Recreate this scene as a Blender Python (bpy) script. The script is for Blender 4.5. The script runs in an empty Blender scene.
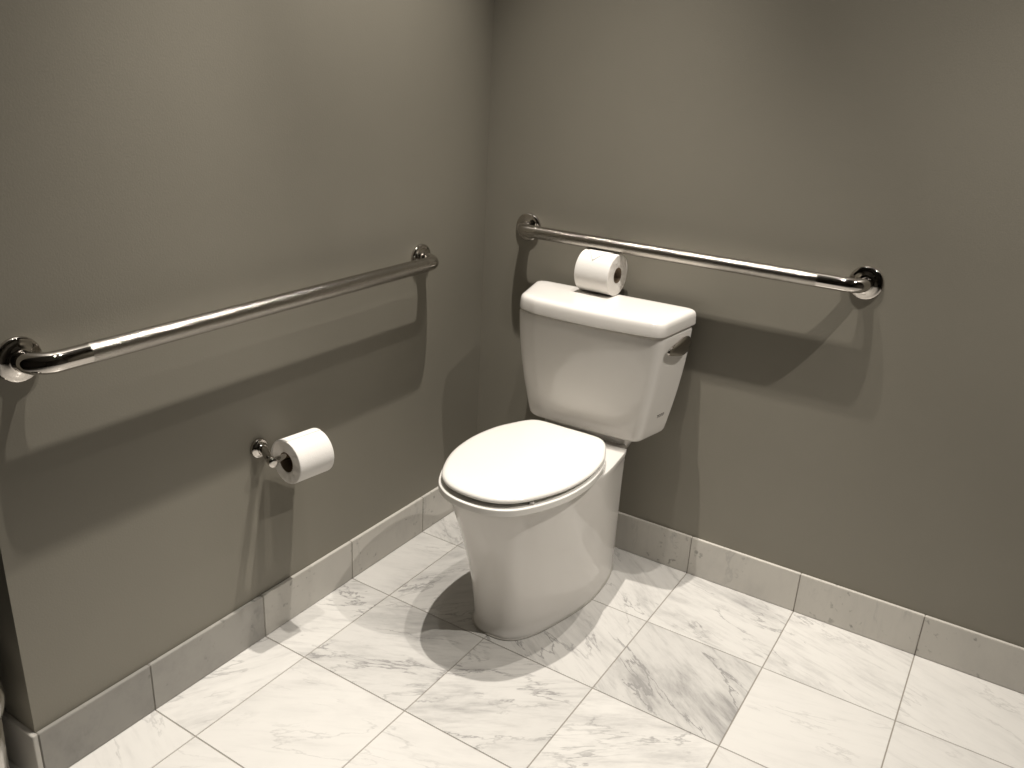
import bpy, bmesh, math, random
from mathutils import Vector, Matrix
R = math.radians
random.seed(7)
scene = bpy.context.scene
C = bpy.data.collections.new('bathroom'); scene.collection.children.link(C)

# ------------------------------------------------------------------ helpers
def obj(name, me_or_bm, mats, parent=None, smooth=True):
    if isinstance(me_or_bm, bmesh.types.BMesh):
        bmesh.ops.recalc_face_normals(me_or_bm, faces=me_or_bm.faces)
        me = bpy.data.meshes.new(name); me_or_bm.to_mesh(me); me_or_bm.free()
    else:
        me = me_or_bm
    for m in (mats if isinstance(mats, (list, tuple)) else [mats]):
        me.materials.append(m)
    if smooth:
        for p in me.polygons: p.use_smooth = True
    o = bpy.data.objects.new(name, me); C.objects.link(o)
    if parent is not None:
        o.parent = parent
        o.matrix_parent_inverse = Matrix.Identity(4)
    return o
def struct(name, bm, m, smooth=False):
    o = obj(name, bm, m, None, smooth); o['kind'] = 'structure'; return o
def thing(name, label, cat, loc=(0, 0, 0), rot=(0, 0, 0), group=None):
    o = bpy.data.objects.new(name, None); C.objects.link(o); o.empty_display_size = .05
    o.location = loc; o.rotation_euler = rot
    o['label'] = label; o['category'] = cat
    if group: o['group'] = group
    return o
def add_box(bm, lo, hi, mi=0):
    x0, y0, z0 = lo; x1, y1, z1 = hi
    v = [bm.verts.new(p) for p in ((x0,y0,z0),(x1,y0,z0),(x1,y1,z0),(x0,y1,z0),(x0,y0,z1),(x1,y0,z1),(x1,y1,z1),(x0,y1,z1))]
    fs = [bm.faces.new([v[i] for i in f]) for f in ((0,3,2,1),(4,5,6,7),(0,1,5,4),(1,2,6,5),(2,3,7,6),(3,0,4,7))]
    for f in fs: f.material_index = mi
    return v, fs
def loft(bm, rings, cap=(True, True), closed=True):
    vr = [[bm.verts.new(p) for p in r] for r in rings]
    n = len(vr[0])
    for a, b in zip(vr, vr[1:]):
        for i in range(n if closed else n - 1):
            j = (i + 1) % n
            bm.faces.new((a[i], a[j], b[j], b[i]))
    for flag, r in ((cap[0], vr[0]), (cap[1], vr[-1])):
        if flag:
            bm.faces.new(r)
    return vr
def frame_of(d):
    d = d.normalized()
    u = d.cross(Vector((0, 0, 1)))
    if u.length < 1e-4: u = Vector((1, 0, 0))
    u.normalize(); return u, u.cross(d)
def add_tube(bm, pts, r, seg=32, caps=(True, True)):
    """parallel-transport tube; r number or list"""
    pts = [Vector(p) for p in pts]; n = len(pts)
    rs = r if isinstance(r, (list, tuple)) else [r] * n
    T = []
    for i in range(n):
        a = pts[max(i - 1, 0)]; b = pts[min(i + 1, n - 1)]
        T.append((b - a).normalized())
    u, v = frame_of(T[0]); rings = []
    for i in range(n):
        if i:
            ax = T[i - 1].cross(T[i])
            if ax.length > 1e-7:
                q = Matrix.Rotation(T[i - 1].angle(T[i]), 3, ax.normalized()); u = q @ u; v = q @ v
        rings.append([pts[i] + rs[i] * (math.cos(t) * u + math.sin(t) * v) for t in (2 * math.pi * k / seg for k in range(seg))])
    loft(bm, rings, caps)
def add_lathe(bm, prof, origin, axis, seg=64, caps=(True, True)):
    """prof: list of (radius, height along axis)"""
    o = Vector(origin); a = Vector(axis).normalized(); u, v = frame_of(a)
    rings = [[o + a * h + max(r, 1e-4) * (math.cos(t) * u + math.sin(t) * v) for t in (2 * math.pi * k / seg for k in range(seg))] for r, h in prof]
    loft(bm, rings, caps)
def resample(pts, n, closed=True):
    P = [Vector(p) for p in pts]
    if closed: P = P + [P[0]]
    L = [0]
    for a, b in zip(P, P[1:]): L.append(L[-1] + (b - a).length)
    out = []; k = 0
    m = n if closed else n - 1
    for i in range(n):
        s = L[-1] * i / m
        while k < len(L) - 2 and L[k + 1] < s: k += 1
        t = (s - L[k]) / max(L[k + 1] - L[k], 1e-9)
        out.append(P[k].lerp(P[k + 1], min(t, 1)))
    return out
def catmull(P, sub=8):
    """open Catmull-Rom through 2D/3D points"""
    P = [Vector(p) for p in P]; out = []
    for i in range(len(P) - 1):
        p0 = P[i - 1] if i else P[i] * 2 - P[i + 1]
        p1, p2 = P[i], P[i + 1]
        p3 = P[i + 2] if i + 2 < len(P) else P[i + 1] * 2 - P[i]
        for k in range(sub):
            t = k / sub
            out.append(.5 * ((2 * p1) + (p2 - p0) * t + (2 * p0 - 5 * p1 + 4 * p2 - p3) * t * t + (3 * p1 - p0 - 3 * p2 + p3) * t ** 3))
    out.append(P[-1]); return out
def mirror_outline(half, xc, sub=8):
    """half: (dx, y) from front tip to back centre -> closed loop"""
    h = [(-half[1][0], half[1][1])] + list(half) + [(-half[-2][0], half[-2][1])]
    c = catmull([(a, b, 0) for a, b in h], sub)[sub:-sub]
    loop = [(xc + p.x, p.y) for p in c] + [(xc - p.x, p.y) for p in reversed(c[1:-1])]
    return loop
def at_z(loop, z): return [(x, y, z) for x, y in loop]
def rounded_poly(pts, rad, seg=8):
    """closed polygon with rounded corners, pts (x,y), rad per corner"""
    n = len(pts); out = []
    for i in range(n):
        p = Vector((*pts[i], 0)); a = Vector((*pts[i - 1], 0)); b = Vector((*pts[(i + 1) % n], 0)); r = rad[i]
        da = (a - p).normalized(); db = (b - p).normalized(); ang = da.angle(db)
        d = r / math.tan(ang / 2); cc = p + (da + db).normalized() * (r / math.sin(ang / 2))
        s = p + da * d - cc; e = p + db * d - cc; tot = s.angle(e) if s.length > 1e-6 else 0
        ax = s.cross(e); ax = ax.normalized() if ax.length > 1e-9 else Vector((0, 0, 1))
        for k in range(seg + 1):
            out.append(tuple((cc + Matrix.Rotation(tot * k / seg, 3, ax) @ s))[:2])
    return out

# ------------------------------------------------------------------ materials
def newmat(name):
    m = bpy.data.materials.new(name); m.use_nodes = True
    nt = m.node_tree; b = nt.nodes['Principled BSDF']
    return m, nt, b
def N(nt, t, **kw):
    n = nt.nodes.new(t)
    for k, v in kw.items():
        if k.startswith('i_'): n.inputs[k[2:].replace('_', ' ')].default_value = v
        else: setattr(n, k, v)
    return n
def simple(name, col, rough, metal=0, bump=None, spec=.5, coat=0, var=0):
    m, nt, b = newmat(name)
    b.inputs['Base Color'].default_value = (*col, 1); b.inputs['Roughness'].default_value = rough
    b.inputs['Metallic'].default_value = metal; b.inputs['Specular IOR Level'].default_value = spec
    b.inputs['Coat Weight'].default_value = coat; b.inputs['Coat Roughness'].default_value = .03
    tc = N(nt, 'ShaderNodeTexCoord')
    if bump:
        sc, st, dist = bump
        n = N(nt, 'ShaderNodeTexNoise'); n.inputs['Scale'].default_value = sc; n.inputs['Detail'].default_value = 3
        nt.links.new(tc.outputs['Object'], n.inputs['Vector'])
        bp = N(nt, 'ShaderNodeBump'); bp.inputs['Strength'].default_value = st; bp.inputs['Distance'].default_value = dist
        nt.links.new(n.outputs['Fac'], bp.inputs['Height']); nt.links.new(bp.outputs['Normal'], b.inputs['Normal'])
        if coat: nt.links.new(bp.outputs['Normal'], b.inputs['Coat Normal'])
    return m

def wall_mat():
    m, nt, b = newmat('taupe_paint'); L = nt.links.new
    tc = N(nt, 'ShaderNodeTexCoord')
    n = N(nt, 'ShaderNodeTexNoise'); n.inputs['Scale'].default_value = 2.2; n.inputs['Detail'].default_value = 5
    L(tc.outputs['Object'], n.inputs['Vector'])
    cr = N(nt, 'ShaderNodeValToRGB'); cr.color_ramp.elements[0].position = .3; cr.color_ramp.elements[1].position = .7
    cr.color_ramp.elements[0].color = (.214, .199, .163, 1); cr.color_ramp.elements[1].color = (.232, .216, .178, 1)
    L(n.outputs['Fac'], cr.inputs['Fac'])
    # a few pale scuff specks low on the wall
    v = N(nt, 'ShaderNodeTexVoronoi'); v.inputs['Scale'].default_value = 9
    nd = N(nt, 'ShaderNodeTexNoise'); nd.inputs['Scale'].default_value = 60
    L(tc.outputs['Object'], nd.inputs['Vector'])
    mx = N(nt, 'ShaderNodeMix', data_type='VECTOR'); mx.inputs['Factor'].default_value = .03
    L(tc.outputs['Object'], mx.inputs[4]); L(nd.outputs['Color'], mx.inputs[5]); L(mx.outputs[1], v.inputs['Vector'])
    lt = N(nt, 'ShaderNodeMath', operation='LESS_THAN'); lt.inputs[1].default_value = .0042; L(v.outputs['Distance'], lt.inputs[0])
    sp = N(nt, 'ShaderNodeSeparateXYZ'); L(tc.outputs['Object'], sp.inputs[0])
    lo = N(nt, 'ShaderNodeMath', operation='LESS_THAN'); lo.inputs[1].default_value = .30; L(sp.outputs['Z'], lo.inputs[0])
    yy = N(nt, 'ShaderNodeMath', operation='LESS_THAN'); yy.inputs[1].default_value = -1.08; L(sp.outputs['Y'], yy.inputs[0])
    m1 = N(nt, 'ShaderNodeMath', operation='MULTIPLY'); L(lt.outputs[0], m1.inputs[0]); L(lo.outputs[0], m1.inputs[1])
    m2 = N(nt, 'ShaderNodeMath', operation='MULTIPLY'); L(m1.outputs[0], m2.inputs[0]); L(yy.outputs[0], m2.inputs[1])
    mc = N(nt, 'ShaderNodeMix', data_type='RGBA'); L(m2.outputs[0], mc.inputs['Factor']); L(cr.outputs['Color'], mc.inputs[6])
    mc.inputs[7].default_value = (.55, .53, .48, 1); L(mc.outputs[2], b.inputs['Base Color'])
    b.inputs['Roughness'].default_value = .52; b.inputs['Specular IOR Level'].default_value = .35
    f = N(nt, 'ShaderNodeTexNoise'); f.inputs['Scale'].default_value = 260; f.inputs['Detail'].default_value = 2; L(tc.outputs['Object'], f.inputs['Vector'])
    bp = N(nt, 'ShaderNodeBump'); bp.inputs['Strength'].default_value = .12; bp.inputs['Distance'].default_value = .002
    L(f.outputs['Fac'], bp.inputs['Height']); L(bp.outputs['Normal'], b.inputs['Normal'])
    return m

def marble(name, white, grey, rough, speck=0.0):
    """per-tile face attributes: tile_a = (vein angle, vein strength, tone), tile_o = texture offset"""
    m, nt, b = newmat(name); L = nt.links.new
    geo = N(nt, 'ShaderNodeTexCoord')
    A = N(nt, 'ShaderNodeAttribute', attribute_name='tile_a'); O = N(nt, 'ShaderNodeAttribute', attribute_name='tile_o')
    add = N(nt, 'ShaderNodeVectorMath', operation='ADD'); L(geo.outputs['Object'], add.inputs[0]); L(O.outputs['Vector'], add.inputs[1])
    sep = N(nt, 'ShaderNodeSeparateXYZ'); L(A.outputs['Vector'], sep.inputs[0])
    rot = N(nt, 'ShaderNodeVectorRotate', rotation_type='Z_AXIS'); L(add.outputs[0], rot.inputs['Vector']); L(sep.outputs['X'], rot.inputs['Angle'])
    def scaled(s):
        k = N(nt, 'ShaderNodeVectorMath', operation='MULTIPLY'); k.inputs[1].default_value = s; L(rot.outputs[0], k.inputs[0]); return k
    def noise(vec, sc, det, ro, dist):
        n = N(nt, 'ShaderNodeTexNoise'); n.inputs['Scale'].default_value = sc; n.inputs['Detail'].default_value = det
        n.inputs['Roughness'].default_value = ro; n.inputs['Distortion'].default_value = dist; L(vec.outputs[0], n.inputs['Vector']); return n
    def ramp(n, p0, p1, inv=False):
        r = N(nt, 'ShaderNodeMapRange', interpolation_type='SMOOTHSTEP'); L(n.outputs[0], r.inputs['Value'])
        r.inputs['From Min'].default_value = p0; r.inputs['From Max'].default_value = p1
        if inv: r.inputs['To Min'].default_value = 1; r.inputs['To Max'].default_value = 0
        return r
    def math_(op, a, bb):
        q = N(nt, 'ShaderNodeMath', operation=op)
        for i, s in enumerate((a, bb)):
            if isinstance(s, (int, float)): q.inputs[i].default_value = s
            else: L(s.outputs[0], q.inputs[i])
        return q
    # thin veins: ridge of a stretched noise, broken up by another
    s1 = scaled((1.0, 3.4, 1)); n1 = noise(s1, 2.6, 8, .60, .35)
    rd = math_('ABSOLUTE', math_('SUBTRACT', n1, .5), 0)
    thin = ramp(rd, 0.0, .016, True)
    brk = ramp(noise(scaled((1, 2, 1)), 5, 3, .55, .2), .40, .62)
    thin = math_('MULTIPLY', thin, brk)
    # broad smoky streaks along the vein direction
    s2 = scaled((1.0, 3.0, 1)); n2 = noise(s2, 4.2, 8, .66, .25); cloud = ramp(n2, .40, .92)
    n3 = noise(scaled((1, 1.3, 1)), 3.2, 3, .5, .2); patch = ramp(n3, .28, .60)
    streak = math_('MULTIPLY', cloud, patch)
    fine = ramp(noise(scaled((1, 6.5, 1)), 9, 6, .68, .15), .46, .80)
    tot = math_('ADD', math_('MULTIPLY', thin, .55), math_('ADD', math_('MULTIPLY', streak, .75), math_('MULTIPLY', fine, .28)))
    tot = math_('MULTIPLY', tot, 2.1)
    st = N(nt, 'ShaderNodeMath', operation='MULTIPLY', use_clamp=True); L(tot.outputs[0], st.inputs[0]); L(sep.outputs['Y'], st.inputs[1])
    st = math_('MULTIPLY', st, .80)
    mc = N(nt, 'ShaderNodeMix', data_type='RGBA'); L(st.outputs[0], mc.inputs['Factor'])
    mc.inputs[6].default_value = (*white, 1); mc.inputs[7].default_value = (*grey, 1)
    out = mc.outputs[2]
    if speck:
        sk = ramp(noise(scaled((1, 1, 1)), 60, 3, .5, .2), .60, .72)
        sm = ramp(noise(scaled((1, 1, 1)), 9, 2, .5, .2), .5, .65)
        sm2 = math_('MULTIPLY', math_('MULTIPLY', sk, sm), speck)
        m2 = N(nt, 'ShaderNodeMix', data_type='RGBA'); L(sm2.outputs[0], m2.inputs['Factor']); L(out, m2.inputs[6])
        m2.inputs[7].default_value = (.16, .155, .14, 1); out = m2.outputs[2]
    tone = N(nt, 'ShaderNodeVectorMath', operation='SCALE'); L(out, tone.inputs[0]); L(sep.outputs['Z'], tone.inputs['Scale'])
    L(tone.outputs[0], b.inputs['Base Color'])
    b.inputs['Roughness'].default_value = rough; b.inputs['Specular IOR Level'].default_value = .45
    return m

M_WALL = wall_mat()
M_DIM = simple('taupe_paint_dimmed', (.085, .078, .066), .6, bump=(200, .12, .002))  # same taupe, colour darkened to cut bounce light and dim the hall wall
M_CEIL = simple('ceiling_paint', (.16, .15, .13), .8, bump=(180, .1, .002))
M_TILE = marble('marble_floor_tile', (.655, .640, .610), (.27, .262, .255), .24)
M_BASE = marble('marble_baseboard', (.47, .45, .41), (.30, .29, .275), .30, speck=.75)
M_GROUT = simple('grout', (.26, .24, .21), .9, bump=(300, .3, .001))
M_PORC = simple('glazed_porcelain', (.71, .685, .65), .07, bump=(9, .10, .004), spec=.5)
M_SEAT = simple('seat_plastic', (.76, .74, .70), .16, bump=(5, .02, .002), spec=.5)
M_CHROME = simple('polished_chrome', (.54, .51, .475), .045, 1, bump=(14, .03, .002))
M_GRIP = simple('peened_steel', (.42, .395, .36), .17, 1, bump=(420, .8, .0013))
M_STEEL = simple('brushed_bin_steel', (.6, .58, .55), .18, 1, bump=(30, .05, .002))
M_PAPER = simple('tissue_paper', (.74, .72, .69), .95, bump=(330, .35, .0012), spec=.15)
M_FACE = simple('tissue_roll_end', (.80, .77, .73), 1.0, bump=(95, .8, .003), spec=.1)
M_CORE = simple('cardboard_core', (.16, .12, .085), .9, bump=(200, .2, .001), spec=.1)
M_INK = simple('grey_ink', (.07, .06, .05), .5)
M_CAULK = simple('white_caulk', (.40, .38, .34), .45, bump=(60, .3, .002))
M_GAP = simple('rubber_bumper', (.55, .53, .50), .6)

# ------------------------------------------------------------------ room
H = 2.76                       # ceiling height
YE = -1.459                    # end of the left wall (outer corner)
T = .3048; TX0 = .1403; TY0 = -.2895; TB = .3098
bt = .0105; bh = .1167         # baseboard thickness / height
XR, YF, XL = 2.75, -3.35, -1.45

def plane_wall(name, lo, hi, mat):
    bm = bmesh.new(); add_box(bm, lo, hi); return struct(name, bm, mat)
plane_wall('wall_back', (-.10, 0, 0), (XR + .1, .10, H), M_WALL)
plane_wall('wall_left', (-.12, YE, 0), (0, 0, H), M_WALL)
plane_wall('wall_hall', (XL, YE, 0), (-.12, YE + .12, H), M_DIM)
plane_wall('wall_hall_side', (XL - .1, YF, 0), (XL, YE + .12, H), M_DIM)
plane_wall('wall_right', (XR, YF, 0), (XR + .1, 0, H), M_DIM)
plane_wall('wall_front', (XL - .1, YF - .1, 0), (XR + .1, YF, H), M_DIM)
plane_wall('ceiling', (XL - .1, YF - .1, H), (XR + .1, .1, H + .08), M_CEIL)

# floor of individually toned marble tiles in one mesh
spec = {  # (column, row): angle, strength, tone, (ox, oy)   column 0 starts at TX0, row 0 starts at TY0 (away from the back wall)
}
def tile_params(i, j):
    rnd = random.Random(i * 97 + j * 31 + 5)
    ang = R(rnd.choice([20, 35, 50, 120, 150, 165]) + rnd.uniform(-8, 8)); st = rnd.uniform(.25, .8); tone = rnd.uniform(.93, 1.03)
    off = (rnd.uniform(-20, 20), rnd.uniform(-20, 20), rnd.uniform(-20, 20))
    if (i, j) in spec:
        a, st, tone = spec[(i, j)][:3]; ang = R(a)
        if len(spec[(i, j)]) > 3: off = spec[(i, j)][3]
    return ang, st, tone, off
spec.update({
    (-1, 2): (-60, .60, .98), (-1, 1): (-30, .85, .97), (-1, 0): (-20, .45, .98), (-1, -1): (30, .5, .97), (-1, 3): (20, .35, .97),
    (0, 2): (-30, .32, .96), (0, 1): (-28, .85, .88), (0, 0): (-50, .75, .91), (0, -1): (-30, .75, .96), (0, 3): (-30, .30, .97),
    (1, 1): (-35, .80, .93), (1, 0): (33, .85, .90), (1, 2): (-20, .34, .97), (1, -1): (40, .9, .94),
    (2, 0): (35, .95, .86), (2, -1): (15, .75, .95), (2, 1): (-33, .75, 1.02), (2, 2): (-20, .35, .98),
    (3, 0): (-12, .30, .99), (3, -1): (18, .75, 1.01), (3, 1): (15, .45, .98),
    (4, 0): (10, .45, .98), (4, -1): (20, .35, 1.02), (1, 3): (20, .4, 1.0),
})
g = .0011
bm = bmesh.new()
la = bm.faces.layers.float_vector.new('tile_a'); lo_ = bm.faces.layers.float_vector.new('tile_o')
nx0 = int(math.floor((XL - TX0) / T)); nx1 = int(math.ceil((XR - TX0) / T)); ny1 = int(math.ceil((TY0 - YF) / TB))
for i in range(nx0, nx1):
    for j in range(-1, ny1):
        x0 = max(TX0 + i * T, XL); x1 = min(TX0 + (i + 1) * T, XR)
        y1 = min(TY0 - j * TB, 0); y0 = max(TY0 - (j + 1) * TB, YF)
        if x1 - x0 < .005 or y1 - y0 < .005: continue
        ang, st, tone, off = tile_params(i, j)
        x0 += g; x1 -= g; y0 += g; y1 -= g; e = .0006
        top = [bm.verts.new(p) for p in ((x0+e,y0+e,0),(x1-e,y0+e,0),(x1-e,y1-e,0),(x0+e,y1-e,0))]
        bot = [bm.verts.new(p) for p in ((x0,y0,-.0016),(x1,y0,-.0016),(x1,y1,-.0016),(x0,y1,-.0016))]
        fs = [bm.faces.new(top)] + [bm.faces.new((bot[k], bot[(k+1)%4], top[(k+1)%4], top[k])) for k in range(4)]
        for f in fs: f[la] = Vector((ang, st, tone)); f[lo_] = Vector(off)
v, fs = add_box(bm, (XL - .1, YF - .1, -.06), (XR + .1, .1, -.0014), 1)
struct('floor', bm, [M_TILE, M_GROUT])

# marble baseboards, one mesh per wall, tiles with grout joints aligned to the floor grid
def baseboard(name, cuts, place):
    """cuts: sorted positions along the wall; place(s0, s1, bm) adds a tile box"""
    bm = bmesh.new(); la = bm.faces.layers.float_vector.new('tile_a'); lo_ = bm.faces.layers.float_vector.new('tile_o')
    for k, (a, b) in enumerate(zip(cuts, cuts[1:])):
        rnd = random.Random(hash(name) % 1000 if False else len(name) * 13 + k * 7)
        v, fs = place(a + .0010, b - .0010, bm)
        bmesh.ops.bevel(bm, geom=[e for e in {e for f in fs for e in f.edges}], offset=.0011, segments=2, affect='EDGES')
    bm.faces.ensure_lookup_table()
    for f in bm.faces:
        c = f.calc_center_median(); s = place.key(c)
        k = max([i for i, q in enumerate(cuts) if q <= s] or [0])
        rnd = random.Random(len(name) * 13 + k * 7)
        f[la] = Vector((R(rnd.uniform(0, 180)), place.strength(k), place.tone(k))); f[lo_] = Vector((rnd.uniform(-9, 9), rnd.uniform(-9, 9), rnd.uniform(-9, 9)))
    # grout backing behind the joints
    place.back(bm)
    return struct(name, bm, [M_BASE, M_GROUT])
class PL:
    def __call__(s, a, b, bm): return add_box(bm, (.0004, a, .0008), (bt, b, bh))
    key = staticmethod(lambda c: c.y)
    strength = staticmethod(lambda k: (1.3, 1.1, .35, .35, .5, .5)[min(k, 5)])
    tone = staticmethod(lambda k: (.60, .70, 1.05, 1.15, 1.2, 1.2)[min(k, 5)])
    def back(s, bm): add_box(bm, (.0004, YE, .0008), (bt - .002, -bt, bh - .002), 1)
class PB:
    def __call__(s, a, b, bm): return add_box(bm, (a, -bt, .0008), (b, -.0004, bh))
    key = staticmethod(lambda c: c.x)
    strength = staticmethod(lambda k: .45)
    tone = staticmethod(lambda k: 1.22 + .06 * math.sin(k * 2.3))
    def back(s, bm): add_box(bm, (0, -bt + .002, .0008), (XR, -.0004, bh - .002), 1)
class PH:
    def __call__(s, a, b, bm): return add_box(bm, (a, YE - bt, .0008), (b, YE - .0004, bh))
    key = staticmethod(lambda c: c.x)
    strength = staticmethod(lambda k: .6)
    tone = staticmethod(lambda k: 1.0)
    def back(s, bm): add_box(bm, (XL, YE - bt + .002, .0008), (0, YE - .0004, bh - .002), 1)
cl = sorted([YE, -bt] + [TY0 - j * TB for j in range(0, 4)])
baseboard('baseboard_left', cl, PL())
cb = sorted([0, XR] + [TX0 + i * T for i in range(0, 9) if TX0 + i * T < XR])
baseboard('baseboard_back', cb, PB())
ch = sorted([XL, bt] + [TX0 - i * T for i in range(1, 6) if TX0 - i * T > XL])
baseboard('baseboard_hall', ch, PH())

# ------------------------------------------------------------------ toilet
XC = .449
toilet = thing('toilet', 'white two-piece porcelain toilet with closed lid and skirted base in the corner', 'toilet', (XC, -.35, 0))
def tobj(name, bm, m, parent=None, smooth=True):
    bmesh.ops.translate(bm, verts=bm.verts, vec=(-XC, .35, 0))
    return obj(name, bm, m, parent or toilet, smooth)

# pedestal + bowl: one lofted skirted body
foot = [(0,-.581),(.037,-.576),(.068,-.553),(.094,-.505),(.115,-.43),(.131,-.35),(.138,-.28),(.132,-.19),(.116,-.12),(.104,-.100),(.07,-.095),(0,-.095)]
rim  = [(0,-.682),(.037,-.678),(.070,-.661),(.103,-.626),(.132,-.566),(.149,-.50),(.154,-.42),(.162,-.33),(.153,-.235),(.138,-.160),(.095,-.140),(0,-.138)]
def mix(a, b, t, tb=None):
    tb = t if tb is None else tb
    out = []
    for k, ((xa, ya), (xb, yb)) in enumerate(zip(a, b)):
        w = t
        if k >= 8: w = tb
        out.append((xa + (xb - xa) * w, ya + (yb - ya) * w))
    return out
bm = bmesh.new()
lv = [(0.0, -.012, -.012), (.002, .0, .0), (.012, .0, .0), (.020, -.03, -.03), (.035, -.02, -.03), (.08, .05, .05), (.14, .16, .12), (.20, .32, .18), (.26, .52, .26), (.31, .70, .36), (.345, .83, .5), (.37, .92, .66), (.385, .97, .85), (.394, .995, .98), (.400, 1.0, 1.0), (.4035, .985, .99), (.405, .96, .97)]
rings = []
for z, t, tb in lv:
    loop = mirror_outline(mix(foot, rim, t, tb), XC, 6)
    rings.append(at_z([tuple(p)[:2] for p in resample([(x, y, 0) for x, y in loop], 160)], z))
loft(bm, rings)
bowl = tobj('bowl', bm, M_PORC)
# caulk bead at the foot
bm = bmesh.new()
lp = [Vector((x, y, .0005)) for x, y in mirror_outline(foot, XC, 6)]
lp = resample(lp, 120)
cc = Vector((XC, -.33, 0))
bm_r = []
for p in lp:
    d = (p - cc); d.z = 0; d.normalize()
    bm_r.append([p + d * .0035, p + d * .0025 + Vector((0, 0, .0022)), p - d * .002 + Vector((0, 0, .004)), p - d * .006])
vr = [[bm.verts.new(q) for q in r] for r in bm_r]
for k in range(len(vr)):
    a, b = vr[k], vr[(k + 1) % len(vr)]
    for q in range(4): bm.faces.new((a[q], b[q], b[(q + 1) % 4], a[(q + 1) % 4]))
tobj('caulk_bead', bm, M_CAULK)

# seat ring and lid
seat_half = [(0,-.708),(.039,-.704),(.075,-.690),(.109,-.661),(.1405,-.606),(.163,-.542),(.172,-.478),(.172,-.417),(.161,-.349),(.143,-.298),(.122,-.262),(.09,-.248),(.06,-.246),(0,-.246)]
lid_half  = [(0,-.700),(.038,-.6965),(.073,-.683),(.106,-.654),(.136,-.601),(.158,-.540),(.168,-.478),(.169,-.417),(.159,-.349),(.141,-.300),(.121,-.260),(.100,-.239),(.07,-.2325),(0,-.2325)]
def inset(loop, d):
    c = resample([(x, y, 0) for x, y in loop], 180); n = len(c); out = []
    for i in range(n):
        t = (c[(i + 1) % n] - c[i - 1]).normalized(); nn = Vector((t.y, -t.x, 0))
        if (c[i] - Vector((XC, -.45, 0))).dot(nn) < 0: nn = -nn
        p = c[i] - nn * d; out.append((p.x, p.y))
    return out
so = mirror_outline(seat_half, XC, 8)
bm = bmesh.new()
prof = [(.012, .4125), (.0020, .4125), (.0004, .4133), (0, .415), (0, .4165), (0, .4250), (0, .4282), (.0006, .4294), (.0020, .4300), (.012, .4305), (.05, .4300), (.056, .424), (.058, .415), (.05, .4115)]
rs = [at_z(inset(so, d), z) for d, z in prof]
vr = [[bm.verts.new(p) for p in r] for r in rs]
for k in range(len(vr)):
    a, b = vr[k], vr[(k + 1) % len(vr)]
    for i in range(len(a)):
        j = (i + 1) % len(a); bm.faces.new((a[i], a[j], b[j], b[i]))
tobj('seat_ring', bm, M_SEAT)
lo2 = mirror_outline(lid_half, XC, 8)
bm = bmesh.new()
tilt = lambda x, y, z: (x, y, z + .0045 * max(0, min(1, (-.30 - y) / .40)))
prof = [(.012, .4355), (.0035, .4365), (.0008, .4385), (0, .4415), (.0008, .4445), (.0035, .4475), (.009, .4495), (.016, .4505)]
rs = [at_z(inset(lo2, d), z) for d, z in prof]
for k, z in ((.8, .4518), (.6, .4530), (.35, .4538), (.1, .4540)):
    rs.append([(XC + (x - XC) * k, -.46 + (y + .46) * k, z) for x, y, _ in rs[7]])
loft(bm, [[tilt(*p) for p in r] for r in rs])
lidseat = tobj('seat_lid', bm, M_SEAT)
# bumpers between ring and lid, under the ring; hinges behind
for sx in (-1, 1):
    for yy in (-.62, -.36):
        bm = bmesh.new(); xx = XC + sx * (.118 if yy < -.5 else .150)
        add_lathe(bm, [(.005, 0), (.007, .001), (.007, .0055), (.005, .0068)], (xx, yy, .4300), (0, 0, 1), 20)
        tobj('bumper', bm, M_GAP, lidseat)
    bm = bmesh.new()
    add_tube(bm, [(XC + sx * .052, -.238, .4235), (XC + sx * .054, -.238, .4235), (XC + sx * .094, -.238, .4235), (XC + sx * .096, -.238, .4235)], [.0085, .0105, .0105, .0085], 28)
    add_box(bm, (XC + sx * .075 - .014, -.247, .4075), (XC + sx * .075 + .014, -.229, .4200))
    tobj('hinge', bm, M_SEAT)

# tank body
def tank_loop(wb, wf, yb, yf, bow, rb, rf, grow=0, sh=0):
    wb += grow; wf += grow; yb += grow; yf -= grow
    fr = []
    XT = .4535
    pts = [(XT + wb, yb), (XT - wb, yb), (XT - wf + sh, yf + sh * .7)]
    rad = [rb, rb, rf + sh]
    n = 7
    for k in range(1, n):
        t = k / n; x = XT - wf + sh + (2 * wf - sh) * t; pts.append((x, yf - bow * (1 - (2 * t - 1) ** 2))); rad.append(.02)
    pts.append((XT + wf, yf)); rad.append(rf)
    ca, sa = math.cos(R(2.2)), math.sin(R(2.2))          # the tank sits a hair askew
    pts = [(XT + ca * (x - XT) - sa * (y + .06), -.06 + sa * (x - XT) + ca * (y + .06)) for x, y in pts]
    lp = rounded_poly(pts, rad, 6)
    return [tuple(p)[:2] for p in resample([(x, y, 0) for x, y in lp], 200)]
def tank_at(z, grow=0):
    t = (z - .425) / (.742 - .425)
    s = 1 - (1 - t) ** 1.7
    wb = .190 + (.234 - .190) * s; wf = .162 + (.210 - .162) * s
    yf = -.178 + (-.222 + .178) * s; yb = -.050
    return tank_loop(wb, wf, yb, yf, .005 + .010 * s, .014, .026, grow, .012 * s)
bm = bmesh.new(); rings = []
for z, gr in [(.4240, -.022), (.4255, -.013), (.4290, -.006), (.4345, -.002), (.441, 0)] + [(.441 + .288 * k / 12, 0) for k in range(1, 13)] + [(.7325, -.0015), (.7340, -.005), (.7344, -.02)]:
    rings.append(at_z(tank_at(max(z, .425), gr), z))
loft(bm, rings)
tank = tobj('tank', bm, M_PORC)
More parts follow.
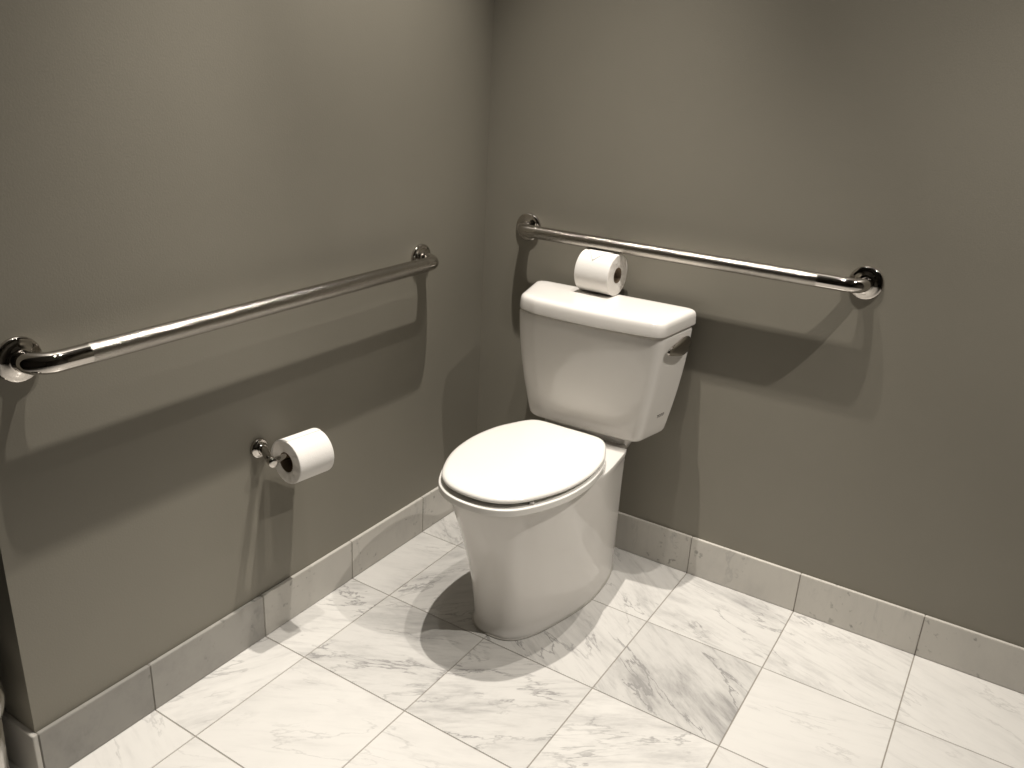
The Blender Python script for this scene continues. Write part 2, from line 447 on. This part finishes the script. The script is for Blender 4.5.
# neck joining the tank to the bowl deck
bm = bmesh.new()
def neck_loop(w, y0, y1): return [tuple(p)[:2] for p in resample([(x, y, 0) for x, y in rounded_poly([(XC + w, y1), (XC - w, y1), (XC - w, y0), (XC + w, y0)], [.02] * 4, 6)], 80)]
loft(bm, [at_z(neck_loop(.118, -.150, -.085), .38), at_z(neck_loop(.126, -.155, -.072), .40), at_z(neck_loop(.132, -.150, -.064), .415), at_z(neck_loop(.134, -.150, -.060), .4275)])
tobj('tank_gasket', bm, M_PORC)
# tank lid
bm = bmesh.new()
def lid_loop(gr): return tank_loop(.2385, .2140, -.034, -.230, .018, .020, .028, gr, .018)
rings = [at_z(lid_loop(-.016), .7395), at_z(lid_loop(-.002), .7395), at_z(lid_loop(-.0004), .7405), at_z(lid_loop(0), .7440), at_z(lid_loop(-.001), .7620), at_z(lid_loop(-.0022), .7698), at_z(lid_loop(-.005), .7749), at_z(lid_loop(-.0100), .7782), at_z(lid_loop(-.018), .7797), at_z(lid_loop(-.035), .7802), at_z(lid_loop(-.06), .7804)]
loft(bm, rings)
tank_lid = tobj('tank_lid', bm, M_PORC)

# flush lever on the tank's right side
def side_point(y, z):
    t = (z - .425) / (.742 - .425); s = 1 - (1 - t) ** 1.7
    wb = .190 + .044 * s; wf = .162 + .048 * s; yb = -.05; yf = -.178 - .044 * s
    sa = math.sin(R(2.2)); ca = math.cos(R(2.2)); y0 = y
    for _ in range(3):
        xl = wb + (wf - wb) * (y0 - yb) / (yf - yb); y0 = -.06 + (y + .06 - sa * xl) / ca
    return .4535 + ca * xl - sa * (y0 + .06)
lever = None
bm = bmesh.new()
sx = side_point(-.100, .701)
add_lathe(bm, [(.018, -.004), (.018, .002), (.016, .0040), (.011, .0055), (.010, .008)], (sx, -.100, .701), (1, -.04, -.12), 40)
lever = tobj('flush_lever', bm, M_CHROME)
bm = bmesh.new()
ctr = [(-.0745, .6990, .003, .0075), (-.0765, .6990, .0100, .0080), (-.082, .6990, .0160, .0090), (-.092, .6992, .0215, .0105), (-.106, .6995, .0245, .0115), (-.122, .6998, .0240, .0120), (-.140, .7000, .0205, .0120), (-.158, .7000, .0160, .0115), (-.175, .6998, .0118, .0110), (-.187, .6996, .0075, .0105), (-.192, .6995, .0028, .0100)]
rings = []
for y, z, hh, out in ctr:
    x = side_point(y, z); r = []
    for k in range(32):
        a = 2 * math.pi * k / 32
        r.append((x + out + math.cos(a) * min(.0085, hh * .5) , y + math.sin(a) * .18 * hh, z + math.sin(a) * hh))
    rings.append(r)
loft(bm, rings)
tobj('lever_handle', bm, M_CHROME, lever)

# maker's mark on the tank side
cu = bpy.data.curves.new('mark', 'FONT'); cu.body = 'TOTO'; cu.size = .0125; cu.extrude = .0002; cu.align_x = 'CENTER'; cu.align_y = 'CENTER'; cu.offset = .0002
tmp = bpy.data.objects.new('tmp', cu); C.objects.link(tmp); bpy.context.view_layer.update()
me = bpy.data.meshes.new_from_object(tmp.evaluated_get(bpy.context.evaluated_depsgraph_get()))
bpy.data.objects.remove(tmp)
zz, yy = .497, -.108
p = Vector((side_point(yy, zz), yy, zz))
ex = (Vector((side_point(yy + .02, zz), yy + .02, zz)) - p).normalized()      # reads towards the wall
ez = (Vector((side_point(yy, zz + .02), yy, zz + .02)) - p).normalized()
nn = ex.cross(ez).normalized(); ez = nn.cross(ex).normalized()
Mx = Matrix((ex, ez, nn)).transposed().to_4x4(); Mx.translation = p + nn * .0002 - Vector((XC, -.35, 0))
me.transform(Mx)
mk = obj('printed_mark', me, M_INK, toilet, smooth=False)

# ------------------------------------------------------------------ grab bars
def arc_pts(c, a0, a1, r, e1, e2, n=14):
    return [c + r * (math.cos(a0 + (a1 - a0) * k / n) * e1 + math.sin(a0 + (a1 - a0) * k / n) * e2) for k in range(n + 1)]
def grab_bar(label, p0, p1, out, grip_a, grip_b, so=.057, r=.0187, er=.036):
    p0 = Vector(p0); p1 = Vector(p1); out = Vector(out)
    root = thing('grab_bar', label, 'grab bar', p0)
    d = (p1 - p0); L = d.length; d.normalize()
    def flange(pc):
        bm = bmesh.new()
        add_lathe(bm, [(.0395, 0.0002), (.0395, .0035), (.0388, .0062), (.0365, .0082), (.033, .0092), (.0225, .0096), (.0215, .0120), (.0165, .0122)], pc - p0, out, 72)
        obj('flange', bm, M_CHROME, root)
    flange(p0); flange(p1)
    def leg(pc, dd):
        a = pc - p0
        pts = [a + out * .002, a + out * .010] + arc_pts(a + out * (so - er) + dd * er, math.pi, math.pi / 2, er, dd, out)
        return pts
    bm = bmesh.new()
    l0 = leg(p0, d); g0 = d * grip_a + out * so; g1 = d * grip_b + out * so
    add_tube(bm, l0 + [l0[-1].lerp(g0, k / 6) for k in range(1, 7)], r, 40, (True, False)); obj('elbow', bm, M_CHROME, root)
    bm = bmesh.new()
    l1 = leg(p1, -d); add_tube(bm, l1 + [l1[-1].lerp(g1, k / 6) for k in range(1, 7)], r, 40, (True, False)); obj('elbow', bm, M_CHROME, root)
    bm = bmesh.new(); n = 60
    add_tube(bm, [g0 + (g1 - g0) * k / n for k in range(n + 1)], r * 1.004, 40, (False, False)); obj('grip', bm, M_GRIP, root)
    return root
grab_bar('long chrome grab bar on the left wall above the toilet paper holder', (0, -1.379, .842), (0, -.306, .842), (1, 0, 0), .088, 1.02)
grab_bar('chrome grab bar on the back wall above the toilet tank', (.150, 0, .909), (1.067, 0, .909), (0, -1, 0), .060, .820, r=.0174)

# ------------------------------------------------------------------ toilet paper
def paper_roll(label, loc, yaw, L, Ro, Ri, tail=None, flap=False):
    """axis along local x"""
    root = thing('toilet_paper_roll', label, 'toilet paper', loc, (0, 0, yaw))
    bm = bmesh.new(); seg = 96; n = 10
    prof = [(Ro - .0012, -L/2), (Ro - .0003, -L/2 + .0006)] + [(Ro, -L/2 + .002 + (L - .004) * k / n) for k in range(n + 1)] + [(Ro - .0003, L/2 - .0006), (Ro - .0012, L/2)]
    add_lathe(bm, prof, (0, 0, 0), (1, 0, 0), seg, (False, False))
    for s in (-1, 1):                                   # end faces, slightly rippled
        rr = []
        for k in range(9):
            t = k / 8; rad = Ro - .0012 + (Ri - Ro + .0012) * t
            rr.append([(s * (L/2 + .0007 * math.sin(t * math.pi) * (1 + math.sin(a * 9 + t * 4))), rad * math.cos(a), rad * math.sin(a)) for a in (2 * math.pi * q / seg for q in range(seg))])
        loft(bm, rr, (False, False))
    bmesh.ops.remove_doubles(bm, verts=bm.verts, dist=.0001)
    add_lathe(bm, [(Ri, -L/2), (Ri, L/2)], (0, 0, 0), (1, 0, 0), seg, (False, False))
    bmesh.ops.remove_doubles(bm, verts=bm.verts, dist=.00002)
    o = obj('tissue', bm, [M_PAPER, M_FACE], root)
    for p in o.data.polygons:
        if abs(p.normal.x) > .6: p.material_index = 1
    bm = bmesh.new()
    rr = [[(s * (L/2 + .0004), q * math.cos(a), q * math.sin(a)) for a in (2 * math.pi * k / 64 for k in range(64))] for s, q in ((-1, Ri - .0003), (1, Ri - .0003), (1, Ri - .0014), (-1, Ri - .0014), (-1, Ri - .0003))]
    loft(bm, rr, (False, False)); obj('cardboard_core', bm, M_CORE, root)
    if flap:                                            # folded triangular end sheet lying on the roll
        bm = bmesh.new()
        def onroll(x, a, h): return (x, -(Ro + h) * math.cos(a), (Ro + h) * math.sin(a))
        a_top = R(105); a_tip = R(42); n = 14; rows = []
        for k in range(n + 1):
            t = k / n; a = a_top + (a_tip - a_top) * t; w = (L * .47) * (1 - t) + .0006
            rows.append([onroll(-.005 + w * (2 * q / 10 - 1), a, .0016) for q in range(11)])
        vv = [[bm.verts.new(p) for p in r] for r in rows]
        for r0, r1 in zip(vv, vv[1:]):
            for q in range(10): bm.faces.new((r0[q], r0[q + 1], r1[q + 1], r1[q]))
        f = obj('folded_sheet', bm, M_PAPER, root)
        md = f.modifiers.new('thick', 'SOLIDIFY'); md.thickness = .0014; md.offset = -1
    if tail:
        bm = bmesh.new(); rows = []
        for k in range(17):
            t = k / 16; a = tail[0] + (tail[1] - tail[0]) * t; h = .0008 + tail[2] * t * t
            rows.append([(x, (Ro + h) * math.cos(a), (Ro + h) * math.sin(a)) for x in (-L/2 + .0005 + (L - .001) * q / 8 for q in range(9))])
        vv = [[bm.verts.new(p) for p in r] for r in rows]
        for r0, r1 in zip(vv, vv[1:]):
            for q in range(8): bm.faces.new((r0[q], r0[q + 1], r1[q + 1], r1[q]))
        f = obj('loose_sheet', bm, M_PAPER, root)
        md = f.modifiers.new('thick', 'SOLIDIFY'); md.thickness = .0006; md.offset = 0
    return root
paper_roll('white toilet paper roll with folded end standing on the tank lid', (.4202, -.0680, .7804 + .0550), -.045, .1005, .0550, .0210, flap=True)
HX, HY, HZ = .076, -.8245, .4775
paper_roll('white toilet paper roll hanging on the wall holder', (HX, HY, HZ), 1.4453, .095, .0518, .0238, tail=(R(95), R(-15), .007))

# holder: flange, post, arm through the core
holder = thing('toilet_paper_holder', 'small chrome toilet paper holder with single arm on the left wall', 'toilet paper holder', (0, -.889, .500))
bm = bmesh.new()
add_lathe(bm, [(.0235, .0002), (.0235, .005), (.0225, .0085), (.019, .0105), (.0125, .0112), (.0115, .016), (.0105, .018)], (0, 0, 0), (1, 0, 0), 56)
obj('flange', bm, M_CHROME, holder)
bm = bmesh.new()
zr = HZ + .0238 - .0014 - .0078 - .500            # the arm carries the roll by its core
add_tube(bm, [(.012, 0, 0), (.020, -.001, .0), (.040, -.009, zr * .5), (.056, -.0155, zr), (.060, -.017, zr), (.072, -.022, zr)], [.0096, .0096, .0096, .0096, .0110, .0110], 32)
add_lathe(bm, [(.0108, -.001), (.0113, .001), (.0113, .002), (.0100, .0032), (.004, .0036)], (.072, -.022, zr), (1, -.38, 0), 32)
obj('post', bm, M_CHROME, holder)
bm = bmesh.new()
ay = Vector((math.cos(1.4453), math.sin(1.4453), 0))
pm = Vector((HX, HY, 0)) - Vector((0, -.889, 0)); pm.z = zr
a0 = pm - ay * .080; a1 = pm + ay * .044
add_tube(bm, [a0, a0 + ay * .004, a1 - ay * .003, a1], [.0074, .0078, .0078, .006], 28)
obj('arm', bm, M_CHROME, holder)

# ------------------------------------------------------------------ bin round the corner
bx, by = -.022, -1.612
binn = thing('trash_can', 'round steel waste bin standing around the corner at the left edge', 'bin', (bx, by, 0))
bm = bmesh.new()
add_lathe(bm, [(.092, 0.0005), (.098, .003), (.098, .012), (.096, .016), (.100, .10), (.1045, .235)], (0, 0, 0), (0, 0, 1), 72); obj('body', bm, M_STEEL, binn)
bm = bmesh.new()
add_lathe(bm, [(.106, .2355), (.112, .238), (.1145, .245), (.1145, .262), (.110, .272), (.098, .283), (.075, .293), (.04, .299), (.001, .301)], (0, 0, 0), (0, 0, 1), 72); obj('lid', bm, M_STEEL, binn)

# ------------------------------------------------------------------ recessed ceiling spots
M_TRIM = simple('white_trim', (.7, .68, .64), .4)
def spot(x, y, tx, ty, W, size, blend, rad=.013, label=''):
    root = thing('ceiling_spotlight', label, 'ceiling light', (x, y, H))
    bm = bmesh.new(); add_lathe(bm, [(.036, -.0002), (.058, -.0002), (.060, -.003), (.056, -.006), (.040, -.006), (.036, -.004), (.036, -.0002)], (0, 0, 0), (0, 0, 1), 48, (False, False)); obj('trim_ring', bm, M_TRIM, root)
    l = bpy.data.lights.new('lamp', 'SPOT'); l.energy = W; l.spot_size = R(size); l.spot_blend = blend; l.shadow_soft_size = rad; l.color = (1.0, .938, .855)
    o = bpy.data.objects.new('lamp', l); C.objects.link(o); o.location = (x, y, H - .012)
    o.rotation_euler = (Vector((tx, ty, 0)) - Vector((x, y, H))).to_track_quat('-Z', 'Y').to_euler()
    return o
exec_lights = [
    # x, y, aim x, aim y, W, cone, blend
    (.46, -.49, .31, -.66, 205, 64, .8, 'recessed ceiling spot in the corner over the toilet'),
    (.76, -.52, 1.14, -.64, 84, 74, .85, 'recessed ceiling spot above the right half of the back bar'),
    (2.04, -.52, 1.66, -.56, 188, 82, .85, 'recessed ceiling spot furthest right along the back wall'),
    (.48, -.93, .05, -1.42, 118, 40, .95, 'recessed ceiling spot near the outer corner of the left wall'),
]
for x, y, tx, ty, W, s, b, lab in exec_lights: spot(x, y, tx, ty, W, s, b, label=lab)

w = bpy.data.worlds.new('world'); scene.world = w; w.use_nodes = True
w.node_tree.nodes['Background'].inputs[0].default_value = (1, .93, .84, 1); w.node_tree.nodes['Background'].inputs[1].default_value = .004

# ------------------------------------------------------------------ camera
cam = bpy.data.cameras.new('camera'); co = bpy.data.objects.new('camera', cam); C.objects.link(co); scene.camera = co
yaw, pit, rol, f = .54623, .36302, .05532, 846.99
F = Vector((-math.sin(yaw) * math.cos(pit), math.cos(yaw) * math.cos(pit), -math.sin(pit)))
Rv = Vector((math.cos(yaw), math.sin(yaw), 0)); U = Rv.cross(F)
R2 = math.cos(rol) * Rv + math.sin(rol) * U; U2 = -math.sin(rol) * Rv + math.cos(rol) * U
m4 = Matrix((R2, U2, -F)).transposed().to_4x4(); m4.translation = (1.38283, -2.07353, 1.34489)
co.matrix_world = m4
cam.sensor_width = 36; cam.lens = f / 1024 * 36; cam.clip_start = .02; cam.clip_end = 50

scene.view_settings.view_transform = 'Standard'; scene.view_settings.look = 'None'
scene.view_settings.gamma = 1; scene.view_settings.use_curve_mapping = False
scene.view_settings.exposure = 0.0
